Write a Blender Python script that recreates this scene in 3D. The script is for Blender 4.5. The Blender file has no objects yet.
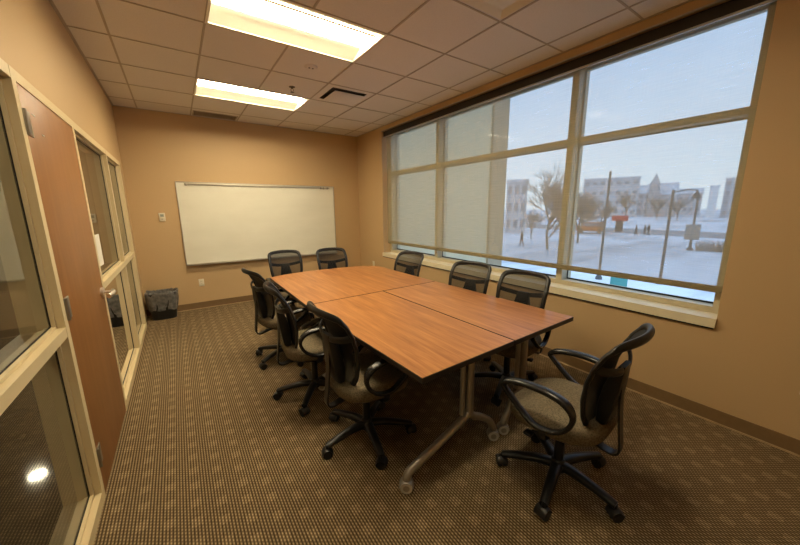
import bpy, bmesh, math, random
from mathutils import Vector, Matrix, Euler
random.seed(7)
PI = math.pi
scene = bpy.context.scene
COL = scene.collection

# ------------------------------------------------------------------ camera
cam_d = bpy.data.cameras.new('camera')
cam = bpy.data.objects.new('camera', cam_d); COL.objects.link(cam)
cam_d.sensor_width = 36.0
cam_d.lens = 36.0 * 322.45 / 800.0
cam_d.clip_start = 0.02; cam_d.clip_end = 2000
_rx, _rr, _rz = math.radians(78.86327), math.radians(-0.48131), math.radians(-34.27483)
cam.matrix_world = Matrix.Translation((0, 0, 1.54)) @ (
    Matrix.Rotation(_rz, 4, 'Z') @ Matrix.Rotation(_rx, 4, 'X') @ Matrix.Rotation(_rr, 4, 'Z'))
scene.camera = cam

# ------------------------------------------------------------------ world, exposure
scene.view_settings.view_transform = 'Standard'
scene.view_settings.look = 'None'
scene.view_settings.gamma = 1.0
scene.view_settings.exposure = 0.0
scene.view_settings.use_curve_mapping = False
world = bpy.data.worlds.new('overcast_sky'); scene.world = world
world.use_nodes = True
wn = world.node_tree.nodes; wl = world.node_tree.links
wn.clear()
w_out = wn.new('ShaderNodeOutputWorld'); w_bg = wn.new('ShaderNodeBackground')
w_tc = wn.new('ShaderNodeTexCoord'); w_sep = wn.new('ShaderNodeSeparateXYZ')
w_cr = wn.new('ShaderNodeValToRGB'); w_no = wn.new('ShaderNodeTexNoise'); w_mx = wn.new('ShaderNodeMix')
w_cr.color_ramp.elements[0].position = 0.0; w_cr.color_ramp.elements[0].color = (0.74, 0.90, 1.06, 1)
w_cr.color_ramp.elements[1].position = 0.5; w_cr.color_ramp.elements[1].color = (0.49, 0.70, 1.06, 1)
w_no.inputs['Scale'].default_value = 2.5; w_no.inputs['Detail'].default_value = 5
w_mx.data_type = 'RGBA'; w_mx.inputs[0].default_value = 0.08
wl.new(w_tc.outputs['Generated'], w_sep.inputs[0]); wl.new(w_sep.outputs['Z'], w_cr.inputs[0])
wl.new(w_tc.outputs['Generated'], w_no.inputs['Vector'])
wl.new(w_cr.outputs[0], w_mx.inputs[6]); wl.new(w_no.outputs[0], w_mx.inputs[7])
wl.new(w_mx.outputs[2], w_bg.inputs['Color'])
SKY_STRENGTH = 1.62
LAMP_STRENGTH = 64.0
LAMP_COLOUR = (1.0, 0.84, 0.56)
w_bg.inputs['Strength'].default_value = SKY_STRENGTH
wl.new(w_bg.outputs[0], w_out.inputs[0])
scene.cycles.max_bounces = 10
scene.cycles.diffuse_bounces = 5
scene.cycles.transparent_max_bounces = 24
scene.cycles.sample_clamp_indirect = 6.0

# ------------------------------------------------------------------ node helpers
class NT:
    def __init__(s, name):
        s.m = bpy.data.materials.new(name); s.m.use_nodes = True
        s.t = s.m.node_tree; s.t.nodes.clear()
        s.out = s.t.nodes.new('ShaderNodeOutputMaterial')
    def n(s, kind, **kw):
        nd = s.t.nodes.new(kind)
        for k, v in kw.items(): setattr(nd, k, v)
        return nd
    def l(s, a, b): s.t.links.new(a, b)
    def set(s, sock, v):
        if isinstance(v, (int, float)): sock.default_value = v
        elif isinstance(v, tuple): sock.default_value = v if len(v) == len(sock.default_value) else v + (1,)
        else: s.l(v, sock)
    def math(s, op, a, b=0.0, c=0.0):
        nd = s.n('ShaderNodeMath', operation=op)
        s.set(nd.inputs[0], a); s.set(nd.inputs[1], b)
        if op in ('MULTIPLY_ADD', 'COMPARE', 'WRAP'): s.set(nd.inputs[2], c)
        return nd.outputs[0]
    def obj(s):
        if not hasattr(s, '_o'): s._o = s.n('ShaderNodeTexCoord').outputs['Object']
        return s._o
    def xyz(s):
        if not hasattr(s, '_x'):
            nd = s.n('ShaderNodeSeparateXYZ'); s.l(s.obj(), nd.inputs[0]); s._x = nd.outputs
        return s._x
    def mapped(s, scale=(1, 1, 1), rot=(0, 0, 0)):
        nd = s.n('ShaderNodeMapping'); s.l(s.obj(), nd.inputs['Vector'])
        nd.inputs['Scale'].default_value = scale; nd.inputs['Rotation'].default_value = rot
        return nd.outputs[0]
    def noise(s, vec, scale, detail=3.0, rough=0.5, dist=0.0):
        nd = s.n('ShaderNodeTexNoise'); s.l(vec, nd.inputs['Vector'])
        nd.inputs['Scale'].default_value = scale; nd.inputs['Detail'].default_value = detail
        nd.inputs['Roughness'].default_value = rough; nd.inputs['Distortion'].default_value = dist
        return nd.outputs[0]
    def ramp(s, f, stops):
        nd = s.n('ShaderNodeValToRGB'); s.l(f, nd.inputs[0]); e = nd.color_ramp.elements
        while len(e) < len(stops): e.new(0.5)
        for i, (p, c) in enumerate(stops): e[i].position = p; e[i].color = tuple(c) + (1,) if len(c) == 3 else c
        return nd.outputs[0]
    def mix(s, f, a, b):
        nd = s.n('ShaderNodeMix', data_type='RGBA')
        s.set(nd.inputs[0], f); s.set(nd.inputs[6], a); s.set(nd.inputs[7], b)
        return nd.outputs[2]
    def pbr(s, col, rough=0.5, metal=0.0, spec=0.5, bump=None, bd=0.001, bs=0.5, coat=0.0):
        p = s.n('ShaderNodeBsdfPrincipled')
        s.set(p.inputs['Base Color'], col); s.set(p.inputs['Roughness'], rough)
        p.inputs['Metallic'].default_value = metal
        p.inputs['Specular IOR Level'].default_value = spec
        p.inputs['Coat Weight'].default_value = coat
        if bump is not None:
            b = s.n('ShaderNodeBump'); b.inputs['Distance'].default_value = bd; b.inputs['Strength'].default_value = bs
            s.l(bump, b.inputs['Height']); s.l(b.outputs[0], p.inputs['Normal'])
        s.l(p.outputs[0], s.out.inputs[0]); s.p = p
        return s.m

def plain(name, col, rough=0.5, metal=0.0, spec=0.5, vary=0.06, scale=30.0, bump=0.0):
    t = NT(name)
    f = t.noise(t.obj(), scale, 4)
    lo = tuple(max(0, c * (1 - vary)) for c in col); hi = tuple(min(1, c * (1 + vary)) for c in col)
    c = t.ramp(f, [(0.3, lo), (0.7, hi)])
    return t.pbr(c, rough, metal, spec, f if bump else None, bump, 0.4)

M = {}
M['wall'] = plain('painted_tan_wall', (0.54, 0.375, 0.195), 0.55, spec=0.35, vary=0.03, scale=260, bump=0.0006)
M['far_wall'] = plain('corridor_wall_paint', (0.46, 0.36, 0.22), 0.7, vary=0.03)
M['cream'] = plain('cream_frame_paint', (0.67, 0.55, 0.33), 0.38, spec=0.45, vary=0.03, scale=8)
M['sill'] = plain('cream_window_stool', (0.76, 0.68, 0.48), 0.35, spec=0.5, vary=0.03, scale=8)
M['gasket'] = plain('black_gasket', (0.012, 0.011, 0.01), 0.6)
M['baseboard'] = plain('vinyl_base', (0.20, 0.125, 0.058), 0.5, spec=0.4, vary=0.05)
M['edge_strip'] = plain('carpet_edge_strip', (0.42, 0.30, 0.16), 0.6)
M['grid'] = plain('ceiling_grid_paint', (0.40, 0.34, 0.26), 0.5, vary=0.02)
M['black'] = plain('black_plastic', (0.011, 0.0105, 0.010), 0.38, spec=0.4, vary=0.15, scale=120)
M['black_soft'] = plain('black_arm_pad', (0.012, 0.0115, 0.011), 0.26, spec=0.5, vary=0.1, scale=90)
M['black_metal'] = plain('black_enamel_metal', (0.012, 0.0115, 0.011), 0.3, spec=0.45)
M['grey_metal'] = plain('satin_grey_leg_metal', (0.36, 0.33, 0.28), 0.33, metal=0.6, vary=0.05)
M['caster_grey'] = plain('grey_caster_plastic', (0.60, 0.57, 0.50), 0.4)
M['chrome'] = plain('brushed_steel', (0.85, 0.83, 0.78), 0.3, metal=0.9, vary=0.04)
M['alu'] = plain('anodised_aluminium', (0.50, 0.46, 0.38), 0.4, metal=0.7, vary=0.04)
M['hinge'] = plain('dull_steel_hinge', (0.30, 0.27, 0.22), 0.4, metal=0.8)
M['white_plastic'] = plain('off_white_plastic', (0.72, 0.66, 0.50), 0.4, vary=0.02)
M['dark_slot'] = plain('dark_slot', (0.03, 0.027, 0.022), 0.8)
M['fascia'] = plain('dark_bronze_fascia', (0.03, 0.024, 0.018), 0.5, spec=0.3)
M['mullion'] = plain('bronze_beige_window_frame', (0.52, 0.46, 0.31), 0.45, metal=0.0, vary=0.03)
M['blind_bar'] = plain('olive_hem_bar', (0.27, 0.225, 0.12), 0.6)
M['bag'] = plain('grey_bin_liner', (0.13, 0.13, 0.125), 0.28, spec=0.7, vary=0.5, scale=22, bump=0.02)
M['bin'] = plain('black_bin_plastic', (0.015, 0.015, 0.015), 0.4)
M['paper'] = plain('notice_paper', (0.75, 0.72, 0.62), 0.8, vary=0.02)
M['plenum'] = plain('grey_plenum', (0.12, 0.10, 0.075), 0.8)
M['grille'] = plain('brown_grille', (0.34, 0.28, 0.20), 0.5)
M['table_edge'] = plain('black_table_edge', (0.02, 0.014, 0.01), 0.4)
M['white_paint'] = plain('white_reflector', (0.85, 0.80, 0.66), 0.45, vary=0.01)
M['screen_grey'] = plain('grey_lcd', (0.25, 0.27, 0.22), 0.3)

# whiteboard
t = NT('whiteboard_surface')
f = t.noise(t.mapped((1, 1, 3)), 2.0, 4)
M['whiteboard'] = t.pbr(t.ramp(f, [(0.3, (0.74, 0.72, 0.60)), (0.75, (0.79, 0.77, 0.65))]), 0.22, spec=0.5)

# wood laminate table
t = NT('cherry_laminate')
v = t.mapped((14, 1.1, 4))
f1 = t.noise(v, 1.6, 6, 0.6, 0.6)
f2 = t.noise(t.mapped((60, 2.2, 8)), 2.0, 4, 0.6)
c1 = t.ramp(f1, [(0.30, (0.33, 0.125, 0.038)), (0.5, (0.46, 0.20, 0.066)), (0.70, (0.57, 0.275, 0.10))])
c2 = t.ramp(f2, [(0.3, (0.72, 0.66, 0.6)), (0.7, (1, 1, 1))])
mx = t.n('ShaderNodeMix', data_type='RGBA', blend_type='MULTIPLY'); mx.inputs[0].default_value = 0.8
t.l(c1, mx.inputs[6]); t.l(c2, mx.inputs[7])
M['laminate'] = t.pbr(mx.outputs[2], 0.33, spec=0.5)

# door veneer
t = NT('door_veneer')
f1 = t.noise(t.mapped((1, 5, 0.5)), 3.0, 5, 0.6, 0.4)
M['veneer'] = t.pbr(t.ramp(f1, [(0.25, (0.235, 0.10, 0.030)), (0.75, (0.31, 0.137, 0.042))]), 0.42, spec=0.4)

# ceiling tile
t = NT('mineral_ceiling_tile')
f1 = t.noise(t.obj(), 130, 4, 0.7)
f2 = t.noise(t.obj(), 600, 2)
cc = t.ramp(f1, [(0.3, (0.67, 0.63, 0.58)), (0.6, (0.73, 0.69, 0.64))])
M['tile'] = t.pbr(cc, 0.9, spec=0.1, bump=f2, bd=0.002, bs=0.4)

# carpet
t = NT('ribbed_carpet')
X, Y, Z = t.xyz()
pitch = 0.115 / 8
rib = t.math('MULTIPLY', X, 2 * PI / pitch)
rs = t.math('MULTIPLY_ADD', t.math('SINE', rib), 0.5, 0.5)
colid = t.math('FLOOR', t.math('DIVIDE', X, pitch))
odd = t.math('MODULO', t.math('ABSOLUTE', colid), 2.0)
bead = t.math('MULTIPLY_ADD', t.math('SINE', t.math('ADD', t.math('MULTIPLY', Y, 2 * PI / 0.02), t.math('MULTIPLY', odd, PI))), 0.5, 0.5)
# checkerboard of lighter patches
cx = t.math('SUBTRACT', X, 2.325); cy = t.math('SUBTRACT', Y, 0.059)
ci = t.math('FLOOR', t.math('ADD', t.math('DIVIDE', cx, 0.115), 0.5))
fx = t.math('SUBTRACT', t.math('ADD', t.math('DIVIDE', cx, 0.115), 0.5), ci)
off = t.math('MULTIPLY', t.math('MODULO', t.math('ABSOLUTE', ci), 2.0), 0.5)
gy = t.math('ADD', t.math('ADD', t.math('DIVIDE', cy, 0.1315), 0.5), off)
fy = t.math('FRACT', t.math('ADD', gy, 100.0))
inx = t.math('LESS_THAN', t.math('ABSOLUTE', t.math('SUBTRACT', fx, 0.5)), 0.20)
iny = t.math('LESS_THAN', t.math('ABSOLUTE', t.math('SUBTRACT', fy, 0.5)), 0.21)
patch = t.math('MULTIPLY', inx, iny)
nz = t.noise(t.obj(), 45, 3)
yarn = t.math('MULTIPLY', rs, t.math('MULTIPLY_ADD', bead, 0.55, 0.45))
lvl = t.math('ADD', t.math('MULTIPLY', yarn, t.math('MULTIPLY_ADD', patch, 0.05, 0.83)),
             t.math('ADD', t.math('MULTIPLY', patch, 0.10), t.math('MULTIPLY_ADD', nz, 0.22, -0.08)))
cc = t.ramp(lvl, [(0.0, (0.045, 0.028, 0.013)), (0.5, (0.20, 0.14, 0.075)), (1.0, (0.50, 0.38, 0.22))])
M['carpet'] = t.pbr(cc, 0.95, spec=0.1, bump=yarn, bd=0.003, bs=0.5)

# seat fabric
t = NT('woven_seat_fabric')
f1 = t.noise(t.obj(), 320, 2, 0.7)
vo = t.n('ShaderNodeTexVoronoi'); vo.inputs['Scale'].default_value = 110; t.l(t.obj(), vo.inputs['Vector'])
fm = t.math('ADD', t.math('MULTIPLY', f1, 0.7), t.math('MULTIPLY', vo.outputs['Distance'], 0.5))
M['fabric'] = t.pbr(t.ramp(fm, [(0.3, (0.065, 0.050, 0.030)), (0.75, (0.20, 0.16, 0.10))]), 0.9, spec=0.15, bump=f1, bd=0.001)

# see-through chair mesh
t = NT('black_chair_mesh')
tr = t.n('ShaderNodeBsdfTransparent'); di = t.n('ShaderNodeBsdfPrincipled')
di.inputs['Base Color'].default_value = (0.012, 0.011, 0.010, 1); di.inputs['Roughness'].default_value = 0.6; di.inputs['Specular IOR Level'].default_value = 0.25
# open weave: see-through fraction falls off with the slant path through the threads
ge = t.n('ShaderNodeNewGeometry'); dt = t.n('ShaderNodeVectorMath', operation='DOT_PRODUCT')
t.l(ge.outputs['Normal'], dt.inputs[0]); t.l(ge.outputs['Incoming'], dt.inputs[1])
cs = t.math('MAXIMUM', t.math('ABSOLUTE', dt.outputs['Value']), 0.06)
op = t.math('SUBTRACT', 1.0, t.math('POWER', 0.34, t.math('DIVIDE', 1.0, cs)))
ms = t.n('ShaderNodeMixShader'); t.l(op, ms.inputs[0])
t.l(tr.outputs[0], ms.inputs[1]); t.l(di.outputs[0], ms.inputs[2]); t.l(ms.outputs[0], t.out.inputs[0])
M['mesh'] = t.m

# window blind fabric
t = NT('woven_solar_shade')
nA = t.noise(t.mapped((1, 1.2, 60)), 3.0, 5, 0.7)
nB = t.noise(t.mapped((1, 60, 1.2)), 3.0, 3, 0.6)
wv = t.math('ADD', t.math('MULTIPLY', nA, 0.75), t.math('MULTIPLY', nB, 0.25))
fac = t.math('MULTIPLY_ADD', wv, 0.48, 0.26)
tr = t.n('ShaderNodeBsdfTransparent'); tr.inputs['Color'].default_value = (0.95, 0.95, 0.95, 1)
df = t.n('ShaderNodeBsdfDiffuse'); df.inputs['Color'].default_value = (0.52, 0.44, 0.23, 1)
tl = t.n('ShaderNodeBsdfTranslucent'); tl.inputs['Color'].default_value = (0.52, 0.51, 0.42, 1)
m1 = t.n('ShaderNodeMixShader'); m1.inputs[0].default_value = 0.15
t.l(df.outputs[0], m1.inputs[1]); t.l(tl.outputs[0], m1.inputs[2])
m2 = t.n('ShaderNodeMixShader'); t.l(fac, m2.inputs[0]); t.l(tr.outputs[0], m2.inputs[1]); t.l(m1.outputs[0], m2.inputs[2])
t.l(m2.outputs[0], t.out.inputs[0])
M['shade'] = t.m

def glass(name, tint, ior):
    t = NT(name)
    tr = t.n('ShaderNodeBsdfTransparent'); tr.inputs['Color'].default_value = tint + (1,)
    gl = t.n('ShaderNodeBsdfGlossy'); gl.inputs['Roughness'].default_value = 0.0
    gl.inputs['Color'].default_value = (0.95, 0.95, 0.93, 1)
    fr = t.n('ShaderNodeFresnel'); fr.inputs['IOR'].default_value = ior
    geo = t.n('ShaderNodeNewGeometry')
    ms = t.n('ShaderNodeMixShader')
    t.l(fr.outputs[0], ms.inputs[0]); t.l(tr.outputs[0], ms.inputs[1]); t.l(gl.outputs[0], ms.inputs[2])
    t.l(ms.outputs[0], t.out.inputs[0])
    return t.m
M['glass'] = glass('window_glass', (0.93, 0.97, 0.97), 1.15)
M['inner_glass'] = glass('interior_glass', (0.90, 0.92, 0.88), 1.75)

t = NT('fluorescent_lens')
em = t.n('ShaderNodeEmission'); em.inputs['Color'].default_value = LAMP_COLOUR + (1,); em.inputs['Strength'].default_value = LAMP_STRENGTH
t.l(em.outputs[0], t.out.inputs[0]); M['lamp'] = t.m
t = NT('fluorescent_lens_half_output')
em = t.n('ShaderNodeEmission'); em.inputs['Color'].default_value = LAMP_COLOUR + (1,); em.inputs['Strength'].default_value = LAMP_STRENGTH * 0.5
t.l(em.outputs[0], t.out.inputs[0]); M['lamp_dim'] = t.m
t = NT('glowing_side_reflector')
em = t.n('ShaderNodeEmission'); em.inputs['Color'].default_value = (1.0, 0.86, 0.52, 1); em.inputs['Strength'].default_value = 0.42  # glow added to the reflector slopes in place of bounced lamp light
df = t.n('ShaderNodeBsdfDiffuse'); df.inputs['Color'].default_value = (0.8, 0.76, 0.62, 1); ad = t.n('ShaderNodeAddShader')
t.l(em.outputs[0], ad.inputs[0]); t.l(df.outputs[0], ad.inputs[1]); t.l(ad.outputs[0], t.out.inputs[0]); M['side_reflector'] = t.m
t = NT('corridor_downlight_lens')
em = t.n('ShaderNodeEmission'); em.inputs['Color'].default_value = (1.0, 0.88, 0.62, 1); em.inputs['Strength'].default_value = 190
t.l(em.outputs[0], t.out.inputs[0]); M['downlight'] = t.m

t = NT('polished_dark_floor')
M['dark_floor'] = t.pbr(t.ramp(t.noise(t.obj(), 6, 4), [(0.3, (0.05, 0.043, 0.034)), (0.7, (0.08, 0.07, 0.055))]), 0.06, spec=0.5)

# outdoors
t = NT('snowy_ground')
f1 = t.noise(t.mapped((1, 1, 1)), 0.05, 5, 0.6, 0.5)
f2 = t.noise(t.mapped((0.4, 1.6, 1)), 0.25, 5, 0.65)
f = t.math('ADD', t.math('MULTIPLY', f1, 0.6), t.math('MULTIPLY', f2, 0.4))
M['snow'] = t.pbr(t.ramp(f, [(0.40, (0.50, 0.50, 0.51)), (0.52, (0.78, 0.80, 0.83)), (0.62, (0.88, 0.90, 0.93))]), 0.8, spec=0.2)
M['road'] = plain('slushy_asphalt', (0.33, 0.32, 0.32), 0.7, vary=0.25, scale=0.8)
M['brick_tan'] = plain('tan_masonry', (0.42, 0.33, 0.21), 0.85, vary=0.08, scale=3)
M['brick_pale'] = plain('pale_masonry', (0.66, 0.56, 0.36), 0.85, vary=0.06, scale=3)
M['far_grey'] = plain('hazed_grey_siding', (0.60, 0.58, 0.58), 0.85, vary=0.1, scale=0.5)  # far building colours are paled, painting distance haze into them
M['far_brown'] = plain('hazed_brown_brick', (0.58, 0.53, 0.51), 0.85, vary=0.15, scale=0.5)  # brick lightened to carry the winter haze in its colour
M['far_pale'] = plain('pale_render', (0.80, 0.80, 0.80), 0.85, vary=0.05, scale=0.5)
M['far_roof'] = plain('snow_dusted_roof', (0.68, 0.67, 0.68), 0.85, vary=0.2, scale=0.6)
M['far_glass'] = plain('dark_window_pane', (0.30, 0.31, 0.33), 0.2)
M['bark'] = plain('grey_brown_bark', (0.20, 0.155, 0.12), 0.9, vary=0.2, scale=6)
M['twig'] = plain('fine_twigs', (0.36, 0.29, 0.24), 0.9, vary=0.2, scale=6)
M['needle'] = plain('dark_evergreen', (0.07, 0.09, 0.07), 0.9, vary=0.2, scale=4)
M['pole'] = plain('dark_pole_metal', (0.11, 0.105, 0.10), 0.5)
M['red'] = plain('red_sign_face', (0.62, 0.07, 0.08), 0.5)
M['orange'] = plain('orange_van_paint', (0.60, 0.20, 0.08), 0.5)
M['teal'] = plain('teal_sign_face', (0.12, 0.42, 0.40), 0.5)
M['coat'] = plain('dark_coat', (0.05, 0.05, 0.06), 0.8)
M['signback'] = plain('sign_board_back', (0.30, 0.29, 0.27), 0.6)

# ------------------------------------------------------------------ mesh builder
class MB:
    def __init__(s): s.v = []; s.f = []; s.mi = []; s.sm = []
    def add(s, vs, fs, mi=0, smooth=False):
        b = len(s.v); s.v += [tuple(p) for p in vs]
        for f in fs: s.f.append(tuple(b + i for i in f)); s.mi.append(mi); s.sm.append(smooth)
        return s
    def box(s, x0, x1, y0, y1, z0, z1, mi=0, M4=None):
        vs = [Vector((x, y, z)) for z in (z0, z1) for y in (y0, y1) for x in (x0, x1)]
        if M4: vs = [M4 @ p for p in vs]
        return s.add(vs, [(0, 2, 3, 1), (4, 5, 7, 6), (0, 1, 5, 4), (2, 6, 7, 3), (0, 4, 6, 2), (1, 3, 7, 5)], mi)
    def rbox(s, x0, x1, y0, y1, z0, z1, r=0.006, seg=2, mi=0, M4=None):
        bm = bmesh.new(); bmesh.ops.create_cube(bm, size=1)
        for p in bm.verts: p.co = Vector(((x0 + x1) / 2 + p.co.x * (x1 - x0), (y0 + y1) / 2 + p.co.y * (y1 - y0), (z0 + z1) / 2 + p.co.z * (z1 - z0)))
        bmesh.ops.bevel(bm, geom=bm.edges[:], offset=r, segments=seg, affect='EDGES', profile=0.5)
        bm.verts.index_update()
        vs = [(M4 @ p.co) if M4 else p.co.copy() for p in bm.verts]
        fs = [tuple(q.index for q in f.verts) for f in bm.faces]; bm.free()
        return s.add(vs, fs, mi, True)
    def cyl(s, c, r, h, axis='Z', n=20, r2=None, mi=0, M4=None, smooth=True):
        r2 = r if r2 is None else r2; vs = []
        for k, rr in ((-0.5, r), (0.5, r2)):
            for i in range(n):
                a = 2 * PI * i / n; p = (rr * math.cos(a), rr * math.sin(a), k * h)
                if axis == 'X': p = (p[2], p[0], p[1])
                elif axis == 'Y': p = (p[1], p[2], p[0])
                q = Vector(p) + Vector(c); vs.append(M4 @ q if M4 else q)
        s.add(vs, [(i, (i + 1) % n, n + (i + 1) % n, n + i) for i in range(n)], mi, smooth)
        b = len(s.v) - 2 * n
        s.f.append(tuple(b + i for i in reversed(range(n)))); s.mi.append(mi); s.sm.append(False)
        s.f.append(tuple(b + n + i for i in range(n))); s.mi.append(mi); s.sm.append(False)
        return s
    def lathe(s, prof, c=(0, 0, 0), n=24, mi=0):
        vs = []
        for r, z in prof:
            for i in range(n):
                a = 2 * PI * i / n; vs.append((c[0] + r * math.cos(a), c[1] + r * math.sin(a), c[2] + z))
        fs = [(j * n + i, j * n + (i + 1) % n, (j + 1) * n + (i + 1) % n, (j + 1) * n + i) for j in range(len(prof) - 1) for i in range(n)]
        fs += [tuple(reversed(range(n))), tuple((len(prof) - 1) * n + i for i in range(n))]
        return s.add(vs, fs, mi, True)
    def sweep(s, pts, w, h=None, up=(0, 0, 1), closed=False, n=10, mi=0, sq=1.0, scales=None, cap=True):
        """sweep an ellipse/superellipse section: w half-width along side axis, h half-height along the up-ish axis"""
        h = w if h is None else h; P = [Vector(p) for p in pts]; N = len(P); up = Vector(up); rings = []
        side_prev = None
        for i in range(N):
            a = P[(i - 1) % N] if (closed or i > 0) else P[i]; b = P[(i + 1) % N] if (closed or i < N - 1) else P[i]
            tan = (b - a).normalized(); side = tan.cross(up)
            if side.length < 1e-3: side = side_prev or tan.orthogonal()
            side.normalize()
            if side_prev is not None and side.dot(side_prev) < 0: side = -side
            side_prev = side; u = side.cross(tan).normalized()
            sc = scales[i] if scales else 1.0; ring = []
            for k in range(n):
                th = 2 * PI * k / n; cc, ss = math.cos(th), math.sin(th)
                cc = math.copysign(abs(cc) ** sq, cc); ss = math.copysign(abs(ss) ** sq, ss)
                ring.append(P[i] + side * (w * sc * cc) + u * (h * sc * ss))
            rings.append(ring)
        vs = [p for r in rings for p in r]; fs = []
        for i in range(N if closed else N - 1):
            j = (i + 1) % N
            for k in range(n): fs.append((i * n + k, i * n + (k + 1) % n, j * n + (k + 1) % n, j * n + k))
        if not closed and cap: fs += [tuple(reversed(range(n))), tuple((N - 1) * n + k for k in range(n))]
        return s.add(vs, fs, mi, True)
    def prism(s, outline, z0, z1, mi=0, side_mi=None, smooth=False):
        n = len(outline); vs = [(x, y, z) for z in (z0, z1) for x, y in outline]
        s.add(vs, [tuple(reversed(range(n))), tuple(range(n, 2 * n))], mi)
        b = len(s.v) - 2 * n; sm = mi if side_mi is None else side_mi
        for i in range(n): s.f.append((b + i, b + (i + 1) % n, b + n + (i + 1) % n, b + n + i)); s.mi.append(sm); s.sm.append(smooth)
        return s
    def build(s, name, mats, parent=None, loc=None):
        me = bpy.data.meshes.new(name); me.from_pydata(s.v, [], s.f)
        if not isinstance(mats, (list, tuple)): mats = [mats]
        for m in mats: me.materials.append(m)
        for p, mi, sm in zip(me.polygons, s.mi, s.sm): p.material_index = mi; p.use_smooth = sm
        bm = bmesh.new(); bm.from_mesh(me); bmesh.ops.recalc_face_normals(bm, faces=bm.faces[:]); bm.to_mesh(me); bm.free()
        if any(s.sm) and hasattr(me, 'set_sharp_from_angle'): me.set_sharp_from_angle(angle=math.radians(50))
        o = bpy.data.objects.new(name, me); COL.objects.link(o)
        if parent: o.parent = parent
        if loc: o.location = loc
        return o

def tag(o, label, cat, group=None):
    o['label'] = label; o['category'] = cat
    if group: o['group'] = group
    return o
def thing(name, label, cat, loc=(0, 0, 0), rz=0.0, group=None):
    o = bpy.data.objects.new(name, None); COL.objects.link(o); o.empty_display_size = 0.1
    o.location = loc; o.rotation_euler = (0, 0, rz)
    return tag(o, label, cat, group)
def struct(o): o['kind'] = 'structure'; return o
def struct_empty(name):
    o = bpy.data.objects.new(name, None); COL.objects.link(o); o['kind'] = 'structure'; return o
def smooth_path(pts, k=6, closed=False):
    P = [Vector(p) for p in pts]; N = len(P); out = []
    rng = range(N if closed else N - 1)
    for i in rng:
        if closed: a, b, c, d = P[(i - 1) % N], P[i], P[(i + 1) % N], P[(i + 2) % N]
        else: a, b, c, d = P[max(i - 1, 0)], P[i], P[i + 1], P[min(i + 2, N - 1)]
        for j in range(k):
            t_ = j / k; out.append(0.5 * ((2 * b) + (c - a) * t_ + (2 * a - 5 * b + 4 * c - d) * t_ ** 2 + (3 * b - a - 3 * c + d) * t_ ** 3))
    if not closed: out.append(P[-1])
    return out
def copy_tree(o, parent=None):
    c = o.copy(); COL.objects.link(c)
    if parent: c.parent = parent
    for ch in o.children: copy_tree(ch, c)
    return c

# ================================================================== THE ROOM
XL, XR, YB, H = -0.50, 3.05, 5.913, 2.91
XW = -0.53          # painted wall face, 3 cm behind the frame faces
YF = -1.15
GZ = -3.0          # snow-covered ground outside, one storey down
XO = 3.42          # outer face of the window wall
WY0, WY1, WZ0, WZ1 = 0.53, 5.0, 0.70, 2.84

struct(MB().box(XL - .15, XR, YF, YB, -0.12, 0).build('floor', M['carpet']))
struct(MB().box(XL - 0.15, XO, YB, YB + 0.15, -0.12, H + 0.25).build('wall_back', M['wall']))
struct(MB().box(XL - 0.15, XO, YF - 0.15, YF, -0.12, H + 0.25).build('wall_front', M['wall']))
w = MB()
w.box(XR, XO, YF, YB, -0.12, WZ0).box(XR, XO, YF, YB, WZ1, H + 0.25)
w.box(XR, XO, YF, WY0, WZ0, WZ1).box(XR, XO, WY1, YB, WZ0, WZ1)
struct(w.build('wall_right', M['wall']))
w = MB()
w.box(XL - 0.15, XW, YF, YB, 2.14, H + 0.25).box(XL - 0.15, XW, 5.37, YB, -0.12, 2.14).box(XL - 0.15, XW, YF, -0.55, -0.12, 2.14)
struct(w.build('wall_left', M['wall']))

# baseboards
struct(MB().box(XR - 0.008, XR, YF, YB, 0.012, 0.105).box(XR - 0.014, XR, YF, YB, 0, 0.012, 1).build('baseboard_right', [M['baseboard'], M['edge_strip']]))
struct(MB().box(XW, XR - 0.014, YB - 0.008, YB, 0.012, 0.105).box(XW, XR - 0.014, YB - 0.014, YB, 0, 0.012, 1).build('baseboard_back', [M['baseboard'], M['edge_strip']]))

# ceiling grid
COLS = [-0.27 + 0.61 * k for k in range(6)]
ROWS = [1.825 + 0.61 * k for k in range(-4, 7)]
# the ceiling slab has openings for the light troughs and vents
LIGHTS = [(0.34, 1.56, 0.605), (0.34, 1.56, 2.435), (0.34, 1.56, 4.265)]
c = MB()
HOLES = [(0.34 + .02, 1.56 - .02, y + .02, y + .61 - .02) for _, _, y in LIGHTS] + [(1.58, 2.15, 1.235, 1.805), (1.58, 2.15, 3.675, 4.245), (0.36, 0.93, 5.60, 5.86)]
ys = sorted({YF, YB} | {h[2] for h in HOLES} | {h[3] for h in HOLES}); xs = sorted({XW, XR} | {h[0] for h in HOLES} | {h[1] for h in HOLES})
for i in range(len(xs) - 1):
    for j in range(len(ys) - 1):
        mxx, myy = (xs[i] + xs[i + 1]) / 2, (ys[j] + ys[j + 1]) / 2
        if not any(h[0] < mxx < h[1] and h[2] < myy < h[3] for h in HOLES):
            c.box(xs[i], xs[i + 1], ys[j], ys[j + 1], H, H + 0.02)
c.box(XW, XR, YF, YB, H + 0.16, H + 0.25)
struct(c.build('ceiling', M['tile']))
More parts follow.
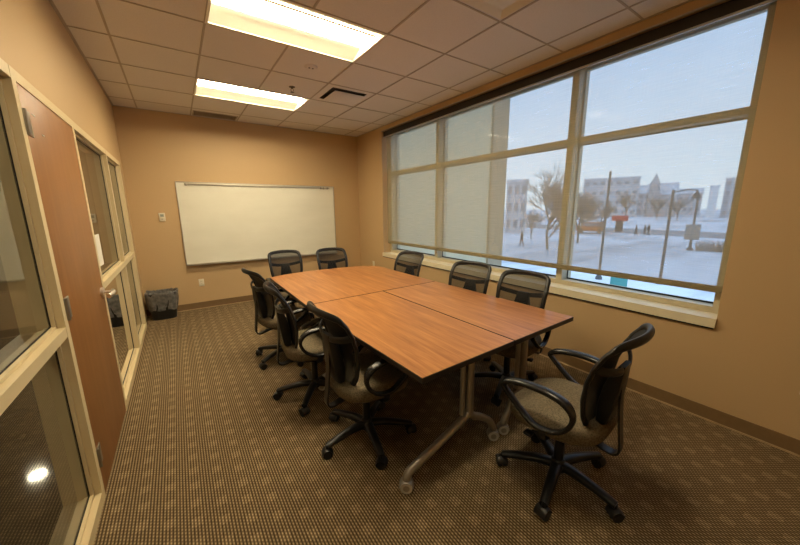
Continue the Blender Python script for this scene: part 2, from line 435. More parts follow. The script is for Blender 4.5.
# trim over fixture openings must not cross them
g = MB()
def clear_of(x, y):
    return not any(h[0] < x < h[1] and h[2] < y < h[3] for h in HOLES)
yy = sorted(set(ROWS) | {YF, YB} | {5.60, 5.86}); xx = sorted(set(COLS) | {XW, XR})
for x in COLS:
    for a, b in zip(yy[:-1], yy[1:]):
        if clear_of(x, (a + b) / 2): g.box(x - 0.008, x + 0.008, a, b, H - 0.004, H)
for y in ROWS:
    for a, b in zip(xx[:-1], xx[1:]):
        if clear_of((a + b) / 2, y): g.box(a, b, y - 0.007, y + 0.007, H - 0.0035, H)
g.box(XW, XW + 0.02, YF, YB, H - 0.005, H).box(XR - 0.02, XR, YF, YB, H - 0.005, H)
g.box(XW, XR, YB - 0.02, YB, H - 0.005, H).box(XW, XR, YF, YF + 0.02, H - 0.005, H)
struct(g.build('trim_1', M['grid']))

# ------------------------------------------------------------------ window in the right wall (three bays, two rows)
win = struct_empty('window_1')
fx0, fx1 = 3.20, 3.38; gx = 3.31
fr = MB()
MUL = [(0.535, 0.59), (1.745, 1.807), (3.69, 3.748), (4.94, 4.995)]
for a, b in MUL: fr.box(fx0, fx1, a, b, 0.765, 2.838)
for z0, z1 in ((0.766, 0.812), (2.135, 2.185), (2.800, 2.838)):
    for (a, b), (c_, d_) in zip(MUL[:-1], MUL[1:]): fr.box(fx0, fx1, b, c_, z0, z1)
fr.build('window_frame', M['mullion'], win)
gk = MB(); pn = MB()
for (a, b), (c_, d_) in zip(MUL[:-1], MUL[1:]):
    for z0, z1 in ((0.812, 2.135), (2.185, 2.800)):
        pn.add([(gx, b, z0), (gx, c_, z0), (gx, c_, z1), (gx, b, z1)], [(0, 1, 2, 3)])
        gk.box(gx - 0.008, gx - 0.002, b, c_, z0, z0 + 0.012).box(gx - 0.008, gx - 0.002, b, c_, z1 - 0.01, z1)
        gk.box(gx - 0.008, gx - 0.002, b, b + 0.008, z0, z1).box(gx - 0.008, gx - 0.002, c_ - 0.008, c_, z0, z1)
pn.build('glass_pane', M['glass'], win); gk.build('gasket', M['gasket'], win)
struct(MB().box(3.025, 3.20, WY0 - 0.0, WY1, 0.70, 0.766).build('trim_2', M['sill']))
struct(MB().box(3.034, 3.05, WY0 + 0.005, WY1, 0.688, 0.70).build('trim_3', M['gasket']))
struct(MB().box(3.20, 3.38, WY0, WY1, 0.70, 0.765).build('trim_4', M['mullion']))
struct(MB().box(3.04, 3.06, WY0, WY1, 2.832, 2.842).build('trim_5', M['alu']))

# roller blind drawn nearly down
bl = thing('roller_blind', 'wide translucent woven roller blind drawn nearly down over the three-bay window', 'blind', (3.14, 2.77, 0.95))
def L(o):  # keep world coordinates for children built in world space
    return o
def sub(mb, name, mat, root):
    r = root.location
    rot = Matrix.Rotation(-root.rotation_euler.z, 4, 'Z')
    mb.v = [tuple(rot @ (Vector(p) - r)) for p in mb.v]
    return mb.build(name, mat, root)
nb = MB(); ny, nzz = 2, 2
nb.add([(3.139, 0.537, 0.97), (3.139, 4.985, 0.97), (3.139, 4.985, 2.80), (3.139, 0.537, 2.80)], [(0, 1, 2, 3)])
sub(nb, 'fabric', M['shade'], bl)
sub(MB().rbox(3.133, 3.146, 0.54, 4.98, 0.932, 0.980, 0.002), 'bottom_bar', M['blind_bar'], bl)
sub(MB().box(3.085, 3.10, 0.535, 4.995, 2.748, 2.832).box(3.10, 3.19, 0.535, 4.995, 2.822, 2.832), 'fascia', M['fascia'], bl)
rr = MB().cyl((3.142, 2.765, 2.79), 0.026, 4.43, 'Y', 18)
sub(rr, 'roller_tube', M['alu'], bl)
sub(MB().box(3.082, 3.10, 0.536, 4.994, 2.738, 2.752), 'lower_lip', M['alu'], bl)

# ------------------------------------------------------------------ glazed screens and door in the left wall
def gl_window(name, y0, y1, mulls, zs, z_rail):
    """frame bounding box y0..y1, mullion faces (a,b)"""
    root = struct_empty(name)
    X0, X1 = XL - 0.15, XL + 0.0
    fr = MB(); gk = MB(); pn = MB()
    verts_ = [(y0, y0 + 0.05)] + mulls + [(y1 - 0.05, y1)]
    for a, b in verts_: fr.box(X0, X1, a, b, 0.0, 2.14)
    hs = [(0.0, 0.06), z_rail, (2.09, 2.14)]
    for (a, b), (c_, d_) in zip(verts_[:-1], verts_[1:]):
        for z0, z1 in hs: fr.box(X0, X1 - 0.001, b - 0.002, c_ + 0.002, z0 + 0.0005, z1 - 0.0005)
        for (q0, q1), (r0, r1) in zip(hs[:-1], hs[1:]):
            z0, z1 = q1, r0
            for xa, xb in ((-0.545, -0.53), (-0.566, -0.551)):
                fr.box(xa, xb, b, c_, z0, z0 + 0.014).box(xa, xb, b, c_, z1 - 0.014, z1)
                fr.box(xa, xb, b, b + 0.014, z0, z1).box(xa, xb, c_ - 0.014, c_, z0, z1)
            pn.add([(-0.548, b, z0), (-0.548, c_, z0), (-0.548, c_, z1), (-0.548, b, z1)], [(0, 1, 2, 3)])
            gk.box(-0.5475, -0.5445, b, c_, z0, z0 + 0.019).box(-0.5475, -0.5445, b, c_, z1 - 0.019, z1)
            gk.box(-0.5475, -0.5445, b, b + 0.019, z0, z1).box(-0.5475, -0.5445, c_ - 0.019, c_, z0, z1)
    fr.build('window_frame', M['cream'], root); pn.build('glass_pane', M['inner_glass'], root); gk.build('gasket', M['gasket'], root)
    return root
gl_window('window_2', -0.55, 2.175, [(0.28, 0.33)], None, (0.945, 0.995))
gl_window('window_3', 3.105, 5.37, [(4.38, 4.43)], None, (0.975, 1.025))
# door
dr = struct_empty('door_1')
MB().rbox(-0.545, -0.501, 2.180, 3.100, 0.008, 2.087, 0.002).build('door_leaf', M['veneer'], dr)
MB().box(XL - 0.15, XL, 2.175, 3.105, 2.092, 2.14).box(XL - 0.15, -0.55, 2.175, 2.19, 0, 2.092).box(XL - 0.15, -0.55, 3.09, 3.105, 0, 2.092).build('door_frame', M['cream'], dr)
for z in (1.93, 1.07, 0.23):
    h = MB().rbox(-0.503, -0.496, 2.172, 2.250, z - 0.055, z + 0.055, 0.002)
    h.cyl((-0.494, 2.180, z), 0.007, 0.11, 'Z', 12)
    for dz in (-0.035, 0, 0.035): h.cyl((-0.4965, 2.215, z + dz), 0.005, 0.003, 'X', 10)
    h.build('hinge', M['hinge'], dr)
h = MB().cyl((-0.495, 3.035, 0.975), 0.036, 0.014, 'X', 24)
h.cyl((-0.468, 3.035, 0.975), 0.011, 0.05, 'X', 14)
h.sweep(smooth_path([(-0.442, 3.050, 0.975), (-0.432, 3.01, 0.977), (-0.434, 2.94, 0.974), (-0.446, 2.895, 0.971)], 5), 0.014, 0.017)
h.build('door_handle', M['chrome'], dr)
h = MB().rbox(-0.5015, -0.499, 2.30, 2.34, 1.985, 1.991, 0.001).rbox(-0.5015, -0.499, 2.40, 2.43, 1.91, 1.917, 0.001)
h.build('tape_scrap', M['paper'], dr)
# notice stuck to the glass of the far screen
tag(MB().box(-0.546, -0.5445, 3.40, 3.60, 1.11, 1.36).build('paper_notice', M['paper']), 'white paper notice taped to the glass beside the door edge', 'notice')

# corridor beyond the glass
struct(MB().box(-3.6, XL - 0.15, YF - .5, 9.5, -0.12, 0).build('floor_corridor', M['dark_floor']))
struct(MB().box(-3.6, XL - 0.15, YF - .5, 9.5, H, H + .1).build('ceiling_corridor', M['tile']))
struct(MB().box(-3.7, -3.6, YF - .5, 9.5, 0, H).build('wall_corridor', M['far_wall']))
struct(MB().box(-3.6, XL - 0.15, 9.5, 9.6, 0, H).build('wall_corridor_end', M['far_wall']))
struct(MB().box(-3.6, XL - 0.15, YF - .6, YF - .5, 0, H).build('wall_corridor_front', M['far_wall']))
struct(MB().box(XL - 0.15, XL - .05, YB + .15, 9.5, 0, H).build('wall_corridor_right', M['far_wall']))
fill_downlight = thing('downlight', 'added fill light built as a round corridor downlight, outside the view, behind the camera end of the glass screen', 'light', (-1.7, -0.6, H))  # unseen fixture added to brighten the screen's jamb and the corridor
MB().lathe([(0.13, -0.001), (0.14, -0.008), (0.12, -0.012), (0.10, -0.004)], n=28).build('trim_ring', M['white_plastic'], fill_downlight)
MB().cyl((0, 0, -0.006), 0.10, 0.006, 'Z', 28).build('lens', M['downlight'], fill_downlight)
dl = thing('downlight', 'small round corridor downlight glimpsed as a bright glint on the dark floor behind the glass', 'light', (-2.485, 7.49, H))
MB().lathe([(0.13, -0.001), (0.14, -0.008), (0.12, -0.012), (0.10, -0.004)], n=28).build('trim_ring', M['white_plastic'], dl)
MB().cyl((0, 0, -0.006), 0.10, 0.006, 'Z', 28).build('lens', M['downlight'], dl)

# ================================================================== CEILING FITTINGS
def ceiling_light(y0, label, lens='lamp'):
    root = thing('ceiling_light', label, 'light', (0.95, y0 + 0.305, H), 0, 'recessed fluorescent ceiling lights')
    hw, hd = 0.598, 0.290
    b = MB()   # frame lip
    b.box(-hw - .012, hw + .012, -hd - .012, -hd + .006, -0.006, 0.0).box(-hw - .012, hw + .012, hd - .006, hd + .012, -0.006, 0.0)
    b.box(-hw - .012, -hw + .006, -hd, hd, -0.006, 0.0).box(hw - .006, hw + .012, -hd, hd, -0.006, 0.0)
    b.build('frame', M['white_paint'], root)
    b = MB(); d = 0.075; iy = 0.115
    b.add([(-hw, -hd, 0), (hw, -hd, 0), (hw, -iy, d), (-hw, -iy, d)], [(0, 1, 2, 3)])
    b.add([(-hw, hd, 0), (hw, hd, 0), (hw, iy, d), (-hw, iy, d)], [(0, 1, 2, 3)])
    for sx in (-1, 1): b.add([(sx * hw, -hd, 0), (sx * hw, hd, 0), (sx * hw, iy, d), (sx * hw, -iy, d)], [(0, 1, 2, 3)])
    b.build('side_reflector', M['side_reflector' if lens == 'lamp' else 'white_paint'], root)
    MB().box(-hw, hw, -iy, iy, d - 0.012, d).build('lens', M[lens], root)
    MB().box(-hw, hw, iy - 0.004, iy + 0.004, d - 0.026, d - 0.012).box(-hw, hw, -iy - 0.004, -iy + 0.004, d - 0.026, d - 0.012).build('louvre_rail', M['grid'], root)
    return root
ceiling_light(2.435, 'bright recessed fluorescent light nearest the camera, cut by the top of the photo')
ceiling_light(4.265, 'bright recessed fluorescent light farther away, over the far end of the table')
ceiling_light(0.605, 'added recessed fluorescent light overhead at the camera end of the room, just out of view', 'lamp_dim')  # unseen third fixture continuing the row, added to brighten the near end

d = thing('air_diffuser', 'square stepped ceiling air diffuser at the top edge of the photo, nearest the window', 'vent', (1.865, 1.52, H))
b = MB()
for k, (r0, r1, z) in enumerate([(0.285, 0.235, 0.022)]):
    for a in range(4):
        m4 = Matrix.Rotation(a * PI / 2, 4, 'Z')
        p = [m4 @ Vector(q) for q in ((-r0, -r0, 0.0), (r0, -r0, 0.0), (r1, -r1, z), (-r1, -r1, z))]
        b.add(p, [(0, 1, 2, 3)])
b.box(-0.24, 0.24, -0.24, 0.24, 0.022, 0.026)
b.build('cone', M['white_plastic'], d)
MB().rbox(-0.20, 0.20, -0.20, 0.20, 0.004, 0.012, 0.003).build('centre_plate', M['white_plastic'], d)

d = thing('panel_diffuser', 'flush ceiling air diffuser showing a dark L-shaped slot, right of the far light', 'vent', (1.865, 3.96, H))
q = 0.22
MB().box(-q, q, -q, q, 0.055, 0.06).box(-q, -q + .004, -q, q, 0, .06).box(q - .004, q, -q, q, 0, .06).box(-q, q, -q, -q + .004, 0, .06).box(-q, q, q - .004, q, 0, .06).build('plenum', M['plenum'], d)
MB().rbox(-q + 0.045, q, -q + 0.045, q, -0.018, -0.012, 0.002).build('face_panel', M['tile'], d)
b = MB()
for x0, x1, y0, y1 in ((-.284, -q, -.284, .284), (q, .284, -.284, .284), (-q, q, -.284, -q), (-q, q, q, .284)): b.box(x0, x1, y0, y1, 0.0, 0.006)
b.build('border_plate', M['tile'], d)

d = thing('return_grille', 'brown louvred return air grille in the ceiling against the whiteboard wall', 'vent', (0.645, 5.73, H))
b = MB().box(-0.285, 0.285, -0.13, -0.115, -0.006, 0.004).box(-0.285, 0.285, 0.115, 0.13, -0.006, 0.004).box(-0.285, -0.27, -0.13, 0.13, -0.006, 0.004).box(0.27, 0.285, -0.13, 0.13, -0.006, 0.004)
b.build('frame', M['grid'], d)
b = MB()
for k in range(11):
    yk = -0.105 + 0.021 * k
    b.box(-0.27, 0.27, -0.009, 0.009, -0.001, 0.001, M4=Matrix.Translation((0, yk, 0.002)) @ Matrix.Rotation(math.radians(35), 4, 'X'))
b.build('louvres', M['grille'], d)
MB().box(-0.27, 0.27, -0.115, 0.115, 0.02, 0.025).build('backing', M['grid'], d)

d = thing('smoke_detector', 'flush round ceiling detector with two dark sensor holes between the lights', 'detector', (1.255, 3.355, H))
MB().lathe([(0.062, 0), (0.060, -0.006), (0.045, -0.012), (0.0005, -0.013)], n=32).build('housing', M['tile'], d)
for dx in (-0.017, 0.017): MB().cyl((dx, 0, -0.0135), 0.009, 0.003, 'Z', 16).build('sensor_hole', M['dark_slot'], d)
d = thing('fire_sprinkler', 'small pendent fire sprinkler hanging from the ceiling beside the far light', 'sprinkler', (1.253, 3.983, H))
MB().lathe([(0.033, 0), (0.033, -0.004), (0.012, -0.007), (0.009, -0.02)], n=24).build('escutcheon', M['plenum'], d)
MB().sweep([(-0.010, 0, -0.02), (-0.016, 0, -0.035), (-0.004, 0, -0.055)], 0.003).sweep([(0.010, 0, -0.02), (0.016, 0, -0.035), (0.004, 0, -0.055)], 0.003).build('yoke', M['plenum'], d)
b = MB().cyl((0, 0, -0.057), 0.018, 0.002, 'Z', 20)
for k in range(8): b.box(0.016, 0.024, -0.0025, 0.0025, -0.058, -0.056, M4=Matrix.Rotation(k * PI / 4, 4, 'Z'))
b.build('deflector', M['plenum'], d)

# ================================================================== WALL FITTINGS
wb = thing('whiteboard', 'wide white dry-erase board with thin metal frame on the back wall', 'whiteboard', (1.28, YB, 1.34))
bw, b0, b1 = 1.228, -0.61, 0.615
MB().box(-bw, bw, -0.012, -0.002, b0, b1).build('writing_surface', M['whiteboard'], wb)
b = MB()
for s_ in (-1, 1): b.rbox(min(s_ * bw, s_ * (bw + .012)), max(s_ * bw, s_ * (bw + .012)), -0.018, 0, b0 - .012, b1 + .012, 0.002)
b.rbox(-bw, bw, -0.018, 0, b1, b1 + 0.012, 0.002).rbox(-bw, bw, -0.018, 0, b0 - 0.012, b0, 0.002)
b.build('frame', M['alu'], wb)
MB().rbox(-bw + 0.1, bw - 0.08, -0.026, -0.012, b1 - 0.035, b1 - 0.012, 0.003).build('map_rail', M['alu'], wb)
for x in (-bw + 0.12, bw - 0.25, bw - 0.20, bw - 0.12):
    MB().rbox(x - 0.014, x + 0.014, -0.034, -0.022, b1 - 0.045, b1 - 0.008, 0.003).build('map_clip', M['grey_metal'], wb)
MB().rbox(-bw, bw, -0.07, -0.0, b0 - 0.022, b0 - 0.012, 0.003).rbox(-bw, bw, -0.074, -0.068, b0 - 0.022, b0 + 0.002, 0.002).build('pen_tray', M['alu'], wb)

d = thing('thermostat', 'small cream wall thermostat left of the whiteboard', 'thermostat', (-0.172, YB, 1.453))
MB().rbox(-0.038, 0.038, -0.024, 0, -0.06, 0.06, 0.005).build('housing', M['white_plastic'], d)
MB().box(-0.02, 0.022, -0.0255, -0.023, 0.005, 0.04).build('display', M['screen_grey'], d)
MB().rbox(-0.012, 0.012, -0.027, -0.023, -0.035, -0.022, 0.001).build('button', M['grid'], d)

def outlet(loc, rz, label, mat=None):
    d = thing('power_outlet', label, 'outlet', loc, rz)
    MB().rbox(-0.036, 0.036, -0.007, 0, -0.058, 0.058, 0.003).build('cover_plate', M['white_plastic'], d)
    for z in (-0.021, 0.021):
        s_ = MB().rbox(-0.015, 0.015, -0.0095, -0.006, z - 0.014, z + 0.014, 0.003).build('socket', M['white_plastic'], d)
        MB().box(-0.008, -0.005, -0.0102, -0.009, z - 0.003, z + 0.007).box(0.005, 0.008, -0.0102, -0.009, z - 0.003, z + 0.007).build('slot', M['dark_slot'], s_)
    return d
outlet((0.21, YB, 0.42), 0, 'cream power outlet on the back wall below the left end of the whiteboard')
outlet((XR, 0.070, 0.455), -PI / 2, 'cream power outlet at the right edge of the photo, low on the window wall')
outlet((XR, 5.37, 0.50), -PI / 2, 'tiny cream outlet on the window wall by the far corner, just above the table')

# ================================================================== WASTEBASKET
wbk = thing('wastebasket', 'black wastebasket with a crumpled grey liner folded over its rim, in the far left corner', 'bin', (-0.305, 5.70, 0))
def rrect(hx, hy, r, n=6):
    pts = []
    for cx_, cy_, a0 in ((hx - r, hy - r, 0), (-hx + r, hy - r, PI / 2), (-hx + r, -hy + r, PI), (hx - r, -hy + r, 1.5 * PI)):
        for k in range(n + 1):
            a = a0 + k * PI / 2 / n; pts.append((cx_ + r * math.cos(a), cy_ + r * math.sin(a)))
    return pts
def loft(mb, rings, mi=0, cap0=True, cap1=False, smooth=True):
    n = len(rings[0]); vs = [p for r in rings for p in r]; fs = []
    for j in range(len(rings) - 1):
        for i in range(n): fs.append((j * n + i, j * n + (i + 1) % n, (j + 1) * n + (i + 1) % n, (j + 1) * n + i))
    if cap0: fs.append(tuple(reversed(range(n))))
    if cap1: fs.append(tuple((len(rings) - 1) * n + i for i in range(n)))
    return mb.add(vs, fs, mi, smooth)
b = MB(); rings = []
for hx, hy, z in ((0.145, 0.095, 0.0), (0.150, 0.10, 0.02), (0.183, 0.125, 0.37), (0.188, 0.13, 0.375), (0.188, 0.13, 0.385), (0.178, 0.12, 0.385), (0.142, 0.092, 0.02)):
    rings.append([(x, y, z) for x, y in rrect(hx, hy, 0.085)])
loft(b, rings, cap1=True); b.build('bucket', M['bin'], wbk)
b = MB(); rings = []
rnd = random.Random(3)
base_ring = rrect(1, 1, 0.72, 10)
ph = [rnd.uniform(0, 6.28) for _ in range(6)]
def wob(a, z): return 0.006 * math.sin(9 * a + ph[0] + 8 * z) + 0.005 * math.sin(17 * a + ph[1] - 14 * z) + 0.003 * math.sin(31 * a + ph[2] + 30 * z)
for hx, hy, z, am in ((0.170, 0.116, 0.135, 1.0), (0.176, 0.120, 0.18, 1.0), (0.186, 0.128, 0.27, 0.9), (0.195, 0.137, 0.35, 0.6), (0.198, 0.140, 0.392, 1.2), (0.190, 0.132, 0.405, 1.4), (0.175, 0.118, 0.398, 1.2), (0.160, 0.105, 0.33, 2), (0.14, 0.09, 0.2, 2), (0.12, 0.075, 0.05, 2)):
    ring = []
    for x, y in base_ring:
        a = math.atan2(y, x); k = wob(a, z) * am
        ring.append((x * (hx + k), y * (hy + k), z + 0.012 * math.sin(7 * a + ph[3]) * (1 if z < .14 else .4) + k * 0.6))
    rings.append(ring)
loft(b, rings, cap0=False); b.build('bin_liner', M['bag'], wbk)

# ================================================================== TABLES
def caster_twin(parent, c, yaw, r=0.03, wm='black', hm='black', w=0.045, name='caster'):
    m4 = Matrix.Translation(c) @ Matrix.Rotation(yaw, 4, 'Z')
    b = MB()
    for s_ in (-1, 1):
        b.cyl((s_ * w * 0.32, 0, r), r, w * 0.34, 'X', 20, mi=0, M4=m4)
        b.cyl((s_ * w * 0.50, 0, r), r * 0.55, w * 0.04, 'X', 16, mi=1, M4=m4)
    hood = [m4 @ Vector((0, math.cos(a) * (r + 0.004), r + math.sin(a) * (r + 0.004))) for a in [PI * k / 8 for k in range(9)]]
    b.sweep(hood, w * 0.55, 0.004, up=(0.001, 0, 1), n=8, mi=1)
    b.cyl((0, 0, 2 * r + 0.010), 0.009, 0.03, 'Z', 12, mi=1, M4=m4)
    return b.build(name, [M[wm], M[hm]], parent)

def table(name, label, outline, legs, rz, loc, group):
    root = thing(name, label, 'table', loc, rz, group)
    b = MB(); b.prism(outline, 0.709, 0.7395, 1, 1); b.prism(inset(outline, 0.003), 0.7395, 0.741, 0, 1)
    b.build('tabletop', [M['laminate'], M['table_edge']], root)
    for lx, ly, a_, b_ in legs:   # post x,y ; reach of arm to -x and to +x
        p = MB().cyl((lx + 0.018, ly, 0.485), 0.026, 0.41, 'Z', 18).cyl((lx - 0.038, ly + 0.005, 0.50), 0.016, 0.40, 'Z', 14)
        p.rbox(lx - 0.07, lx + 0.06, ly - 0.03, ly + 0.035, 0.685, 0.709, 0.004)
        p.build('leg', M['grey_metal'], root)
        for sgn, reach in ((-1, a_), (1, b_)):
            k = 1 if reach > 0.35 else 0.6
            pts = [(lx + 0.018, ly, 0.34), (lx + 0.010 * sgn + 0.018, ly, 0.295), (lx + sgn * 0.05, ly, 0.262), (lx + sgn * (reach * 0.5), ly, 0.19 + (0.03 if k < 1 else 0)), (lx + sgn * (reach - 0.05), ly, 0.125 + (0.035 if k < 1 else 0)), (lx + sgn * (reach - 0.01), ly, 0.10), (lx + sgn * reach, ly, 0.07)]
            MB().sweep(smooth_path(pts, 5), 0.0235, n=14, up=(0, 1, 0)).build('foot', M['grey_metal'], root)
            caster_twin(root, (lx + sgn * reach, ly, 0), 0.9, 0.034, 'caster_grey', 'grey_metal', 0.052)
        p = MB().rbox(lx - 0.10, lx + 0.12, ly + (0.03 if ly < 0 else -0.09), ly + (0.09 if ly < 0 else -0.03), 0.668, 0.709, 0.004)
        p.sweep(smooth_path([(lx + 0.05, ly - 0.02, 0.70), (lx + 0.09, ly - 0.03, 0.672), (lx + 0.14, ly - 0.02, 0.678), (lx + 0.13, ly, 0.70)], 4), 0.005)
        p.build('flip_latch', M['black_metal'], root)
    ly = [l[1] for l in legs]
    MB().rbox(-0.03, 0.03, min(ly) + 0.04, max(ly) - 0.04, 0.655, 0.695, 0.003).build('stretcher_beam', M['black_metal'], root)
    return root
def inset(o, d):
    n = len(o); out = []
    for i in range(n):
        p = Vector(o[i - 1]); q = Vector(o[i]); r_ = Vector(o[(i + 1) % n])
        a = (q - p).normalized(); b = (r_ - q).normalized(); na = Vector((-a.y, a.x)); nb_ = Vector((-b.y, b.x))
        m = (na + nb_).normalized(); out.append(tuple(q + m * (d / max(0.3, m.dot(na)))))
    return out
def quad(pts, c): return [(x - c[0], y - c[1]) for x, y in pts]
c1 = (1.244, 1.89); q1 = quad([(0.884, 1.116), (1.627, 1.143), (1.610, 2.670), (0.828, 2.638)], c1)
table('conference_table', 'cherry laminate flip-top table at the left front, its corner pointing at the camera', q1, [(0.10, -0.64, 0.46, 0.26), (0.10, 0.62, 0.46, 0.26)], 0, (c1[0], c1[1], 0), 'cherry laminate tables pushed together')
c2 = (1.98, 1.92); q2 = quad([(1.633, 1.143), (2.360, 1.168), (2.318, 2.698), (1.616, 2.670)], c2)
table('conference_table', 'cherry laminate flip-top table at the right front, beside the window chairs', q2, [(-0.11, -0.67, 0.16, 0.46), (-0.11, 0.62, 0.16, 0.46)], 0, (c2[0], c2[1], 0), 'cherry laminate tables pushed together')
c3 = (1.57, 3.40)
far = smooth_path([(2.312, 3.80, 0), (2.30, 3.90, 0), (2.22, 4.03, 0), (2.05, 4.105, 0), (1.70, 4.155, 0), (1.30, 4.16, 0), (1.0, 4.105, 0), (0.845, 4.03, 0)], 5)
q3 = quad([(0.826, 2.644), (1.612, 2.677), (2.316, 2.705)] + [(p.x, p.y) for p in far], c3)
table('conference_table', 'wide cherry laminate table at the far end with a bowed rounded end', q3, [(0.10, -0.50, 0.55, 0.40), (0.10, 0.42, 0.55, 0.40)], 0, (c3[0], c3[1], 0), 'cherry laminate tables pushed together')

# ================================================================== CHAIRS
def interp(tab, z):
    if z <= tab[0][0]: return tab[0][1]
    for (z0, v0), (z1, v1) in zip(tab[:-1], tab[1:]):
        if z <= z1:
            t_ = (z - z0) / (z1 - z0); t_ = t_ * t_ * (3 - 2 * t_) * 0.4 + t_ * 0.6
            return v0 + (v1 - v0) * t_
    return tab[-1][1]
BACK_LEAN = [(0.46, -0.165), (0.55, -0.172), (0.65, -0.182), (0.74, -0.198), (0.82, -0.222), (0.89, -0.255), (0.94, -0.292), (0.985, -0.335)]
BACK_HALF = [(0.50, 0.125), (0.56, 0.163), (0.65, 0.187), (0.75, 0.201), (0.85, 0.207), (0.93, 0.202)]
def back_y(x, z):
    return interp(BACK_LEAN, z) + 0.040 * (x / 0.22) ** 2
def make_chair():
    root = thing('office_chair', 'black mesh office chair', 'chair')
    # star base
    b = MB(); b.lathe([(0.036, 0.062), (0.045, 0.07), (0.045, 0.105), (0.034, 0.13), (0.03, 0.135)], n=24)
    for k in range(5):
        a = math.radians(54 + 72 * k); dx, dy = math.cos(a), math.sin(a)
        pts = smooth_path([(0.02 * dx, 0.02 * dy, 0.10), (0.11 * dx, 0.11 * dy, 0.105), (0.22 * dx, 0.22 * dy, 0.092), (0.305 * dx, 0.305 * dy, 0.076)], 4)
        b.sweep(pts, 0.029, 0.021, n=12, sq=0.75, scales=[1.15 - 0.42 * i / (len(pts) - 1) for i in range(len(pts))])
    b.build('star_base', M['black'], root)
    for k in range(5):
        a = math.radians(54 + 72 * k)
        caster_twin(root, (0.305 * math.cos(a), 0.305 * math.sin(a), 0), a + 0.9 * (k % 3) - 0.6, 0.0285, 'black', 'black', 0.055)
    b = MB().cyl((0, 0, 0.20), 0.026, 0.18, 'Z', 20).cyl((0, 0, 0.32), 0.018, 0.12, 'Z', 18); b.build('gas_lift', M['black_metal'], root)
    b = MB().rbox(-0.085, 0.085, -0.13, 0.10, 0.355, 0.395, 0.008).rbox(-0.16, 0.16, -0.10, -0.06, 0.378, 0.40, 0.004).rbox(-0.16, 0.16, 0.06, 0.10, 0.378, 0.40, 0.004)
    b.build('tilt_mechanism', M['black_metal'], root)
    b = MB().sweep([(-0.07, 0.05, 0.372), (-0.17, 0.07, 0.366), (-0.205, 0.075, 0.362)], 0.005).rbox(-0.245, -0.20, 0.055, 0.10, 0.352, 0.372, 0.009, 3)
    b.build('height_lever', M['black'], root)
    # seat cushion
    b = MB(); n = 48; rings = []
    def outl(s_, z):
        r = []
        for i in range(n):
            a = 2 * PI * i / n; cc, ss = math.cos(a), math.sin(a)
            x = 0.255 * math.copysign(abs(cc) ** 0.62, cc) * s_; y = 0.24 * math.copysign(abs(ss) ** 0.66, ss) * s_
            x *= 1.0 - 0.10 * max(0, -y / 0.24)
            zz = z - 0.028 * max(0, (y / 0.24 - 0.35)) ** 1.4 + 0.010 * (abs(x) / 0.25) ** 2 * (1 if z > 0.44 else 0)
            r.append((x, y + 0.005, zz))
        return r
    for s_, z in ((0.90, 0.407), (0.965, 0.415), (1.0, 0.437), (1.0, 0.462), (0.97, 0.482), (0.88, 0.493), (0.65, 0.494), (0.35, 0.491), (0.10, 0.490)): rings.append(outl(s_, z))
    loft(b, rings, cap1=True); b.build('seat', M['fabric'], root)
    b = MB(); loft(b, [outl(0.78, 0.392), outl(0.88, 0.398), outl(0.93, 0.413)], cap1=True); b.build('seat_shell', M['black'], root)
    # arms: closed loops
    prof = [(0.212, 0.615), (0.185, 0.638), (0.13, 0.656), (0.06, 0.665), (-0.02, 0.666), (-0.095, 0.652), (-0.135, 0.622), (-0.148, 0.580), (-0.132, 0.532), (-0.095, 0.492), (-0.045, 0.468), (0.02, 0.463), (0.07, 0.485), (0.115, 0.518), (0.17, 0.565), (0.203, 0.596)]
    for s_ in (-1, 1):
        x = s_ * 0.272
        pts = smooth_path([(x, y, z) for y, z in prof], 5, closed=True)
        a = MB()
        P = pts; N = len(P); vs = []; nn = 12
        for i in range(N):
            tn = (P[(i + 1) % N] - P[i - 1]).normalized(); sd = Vector((1, 0, 0)); up_ = tn.cross(sd).normalized()
            top = max(0.0, min(1.0, (P[i].z - 0.59) / 0.05)); wd = 0.020 + 0.007 * top; ht = 0.012 + 0.004 * top
            for k in range(nn):
                th = 2 * PI * k / nn; cc, ss = math.cos(th), math.sin(th)
                cc = math.copysign(abs(cc) ** 0.75, cc); ss = math.copysign(abs(ss) ** 0.75, ss)
                vs.append(P[i] + sd * (wd * cc) + up_ * (ht * ss))
        a.add(vs, [(i * nn + k, i * nn + (k + 1) % nn, ((i + 1) % N) * nn + (k + 1) % nn, ((i + 1) % N) * nn + k) for i in range(N) for k in range(nn)], 0, True)
        arm = a.build('armrest', M['black_soft'], root)
        br = MB().sweep(smooth_path([(x, -0.01, 0.466), (x, -0.01, 0.43), (s_ * 0.252, -0.01, 0.398), (s_ * 0.15, -0.01, 0.387)], 5), 0.022, 0.006, up=(s_ * 1.0, 0, 0.6), n=8)
        br.build('arm_bracket', M['black_metal'], arm)
    # back frame
    def hw(z): return interp(BACK_HALF, z)
    zs = [0.51 + (0.925 - 0.51) * k / 12 for k in range(13)]
    right = [(hw(z), z) for z in zs]
    top = [(0.194, 0.945), (0.176, 0.958), (0.14, 0.966), (0.08, 0.971), (0.0, 0.973), (-0.08, 0.971), (-0.14, 0.966), (-0.176, 0.958), (-0.194, 0.945)]
    left = [(-x, z) for x, z in reversed(right)]
    bot = [(-0.115, 0.488), (-0.08, 0.473), (0, 0.466), (0.08, 0.473), (0.115, 0.488)]
    loop2 = right + top + left + bot
    P = smooth_path([(x, 0, z) for x, z in loop2], 2, closed=True)
    P = [Vector((p.x, back_y(p.x, p.z), p.z)) for p in P]
    N = len(P); vs = []; nn = 10
    cen = Vector((0, -0.27, 0.73))
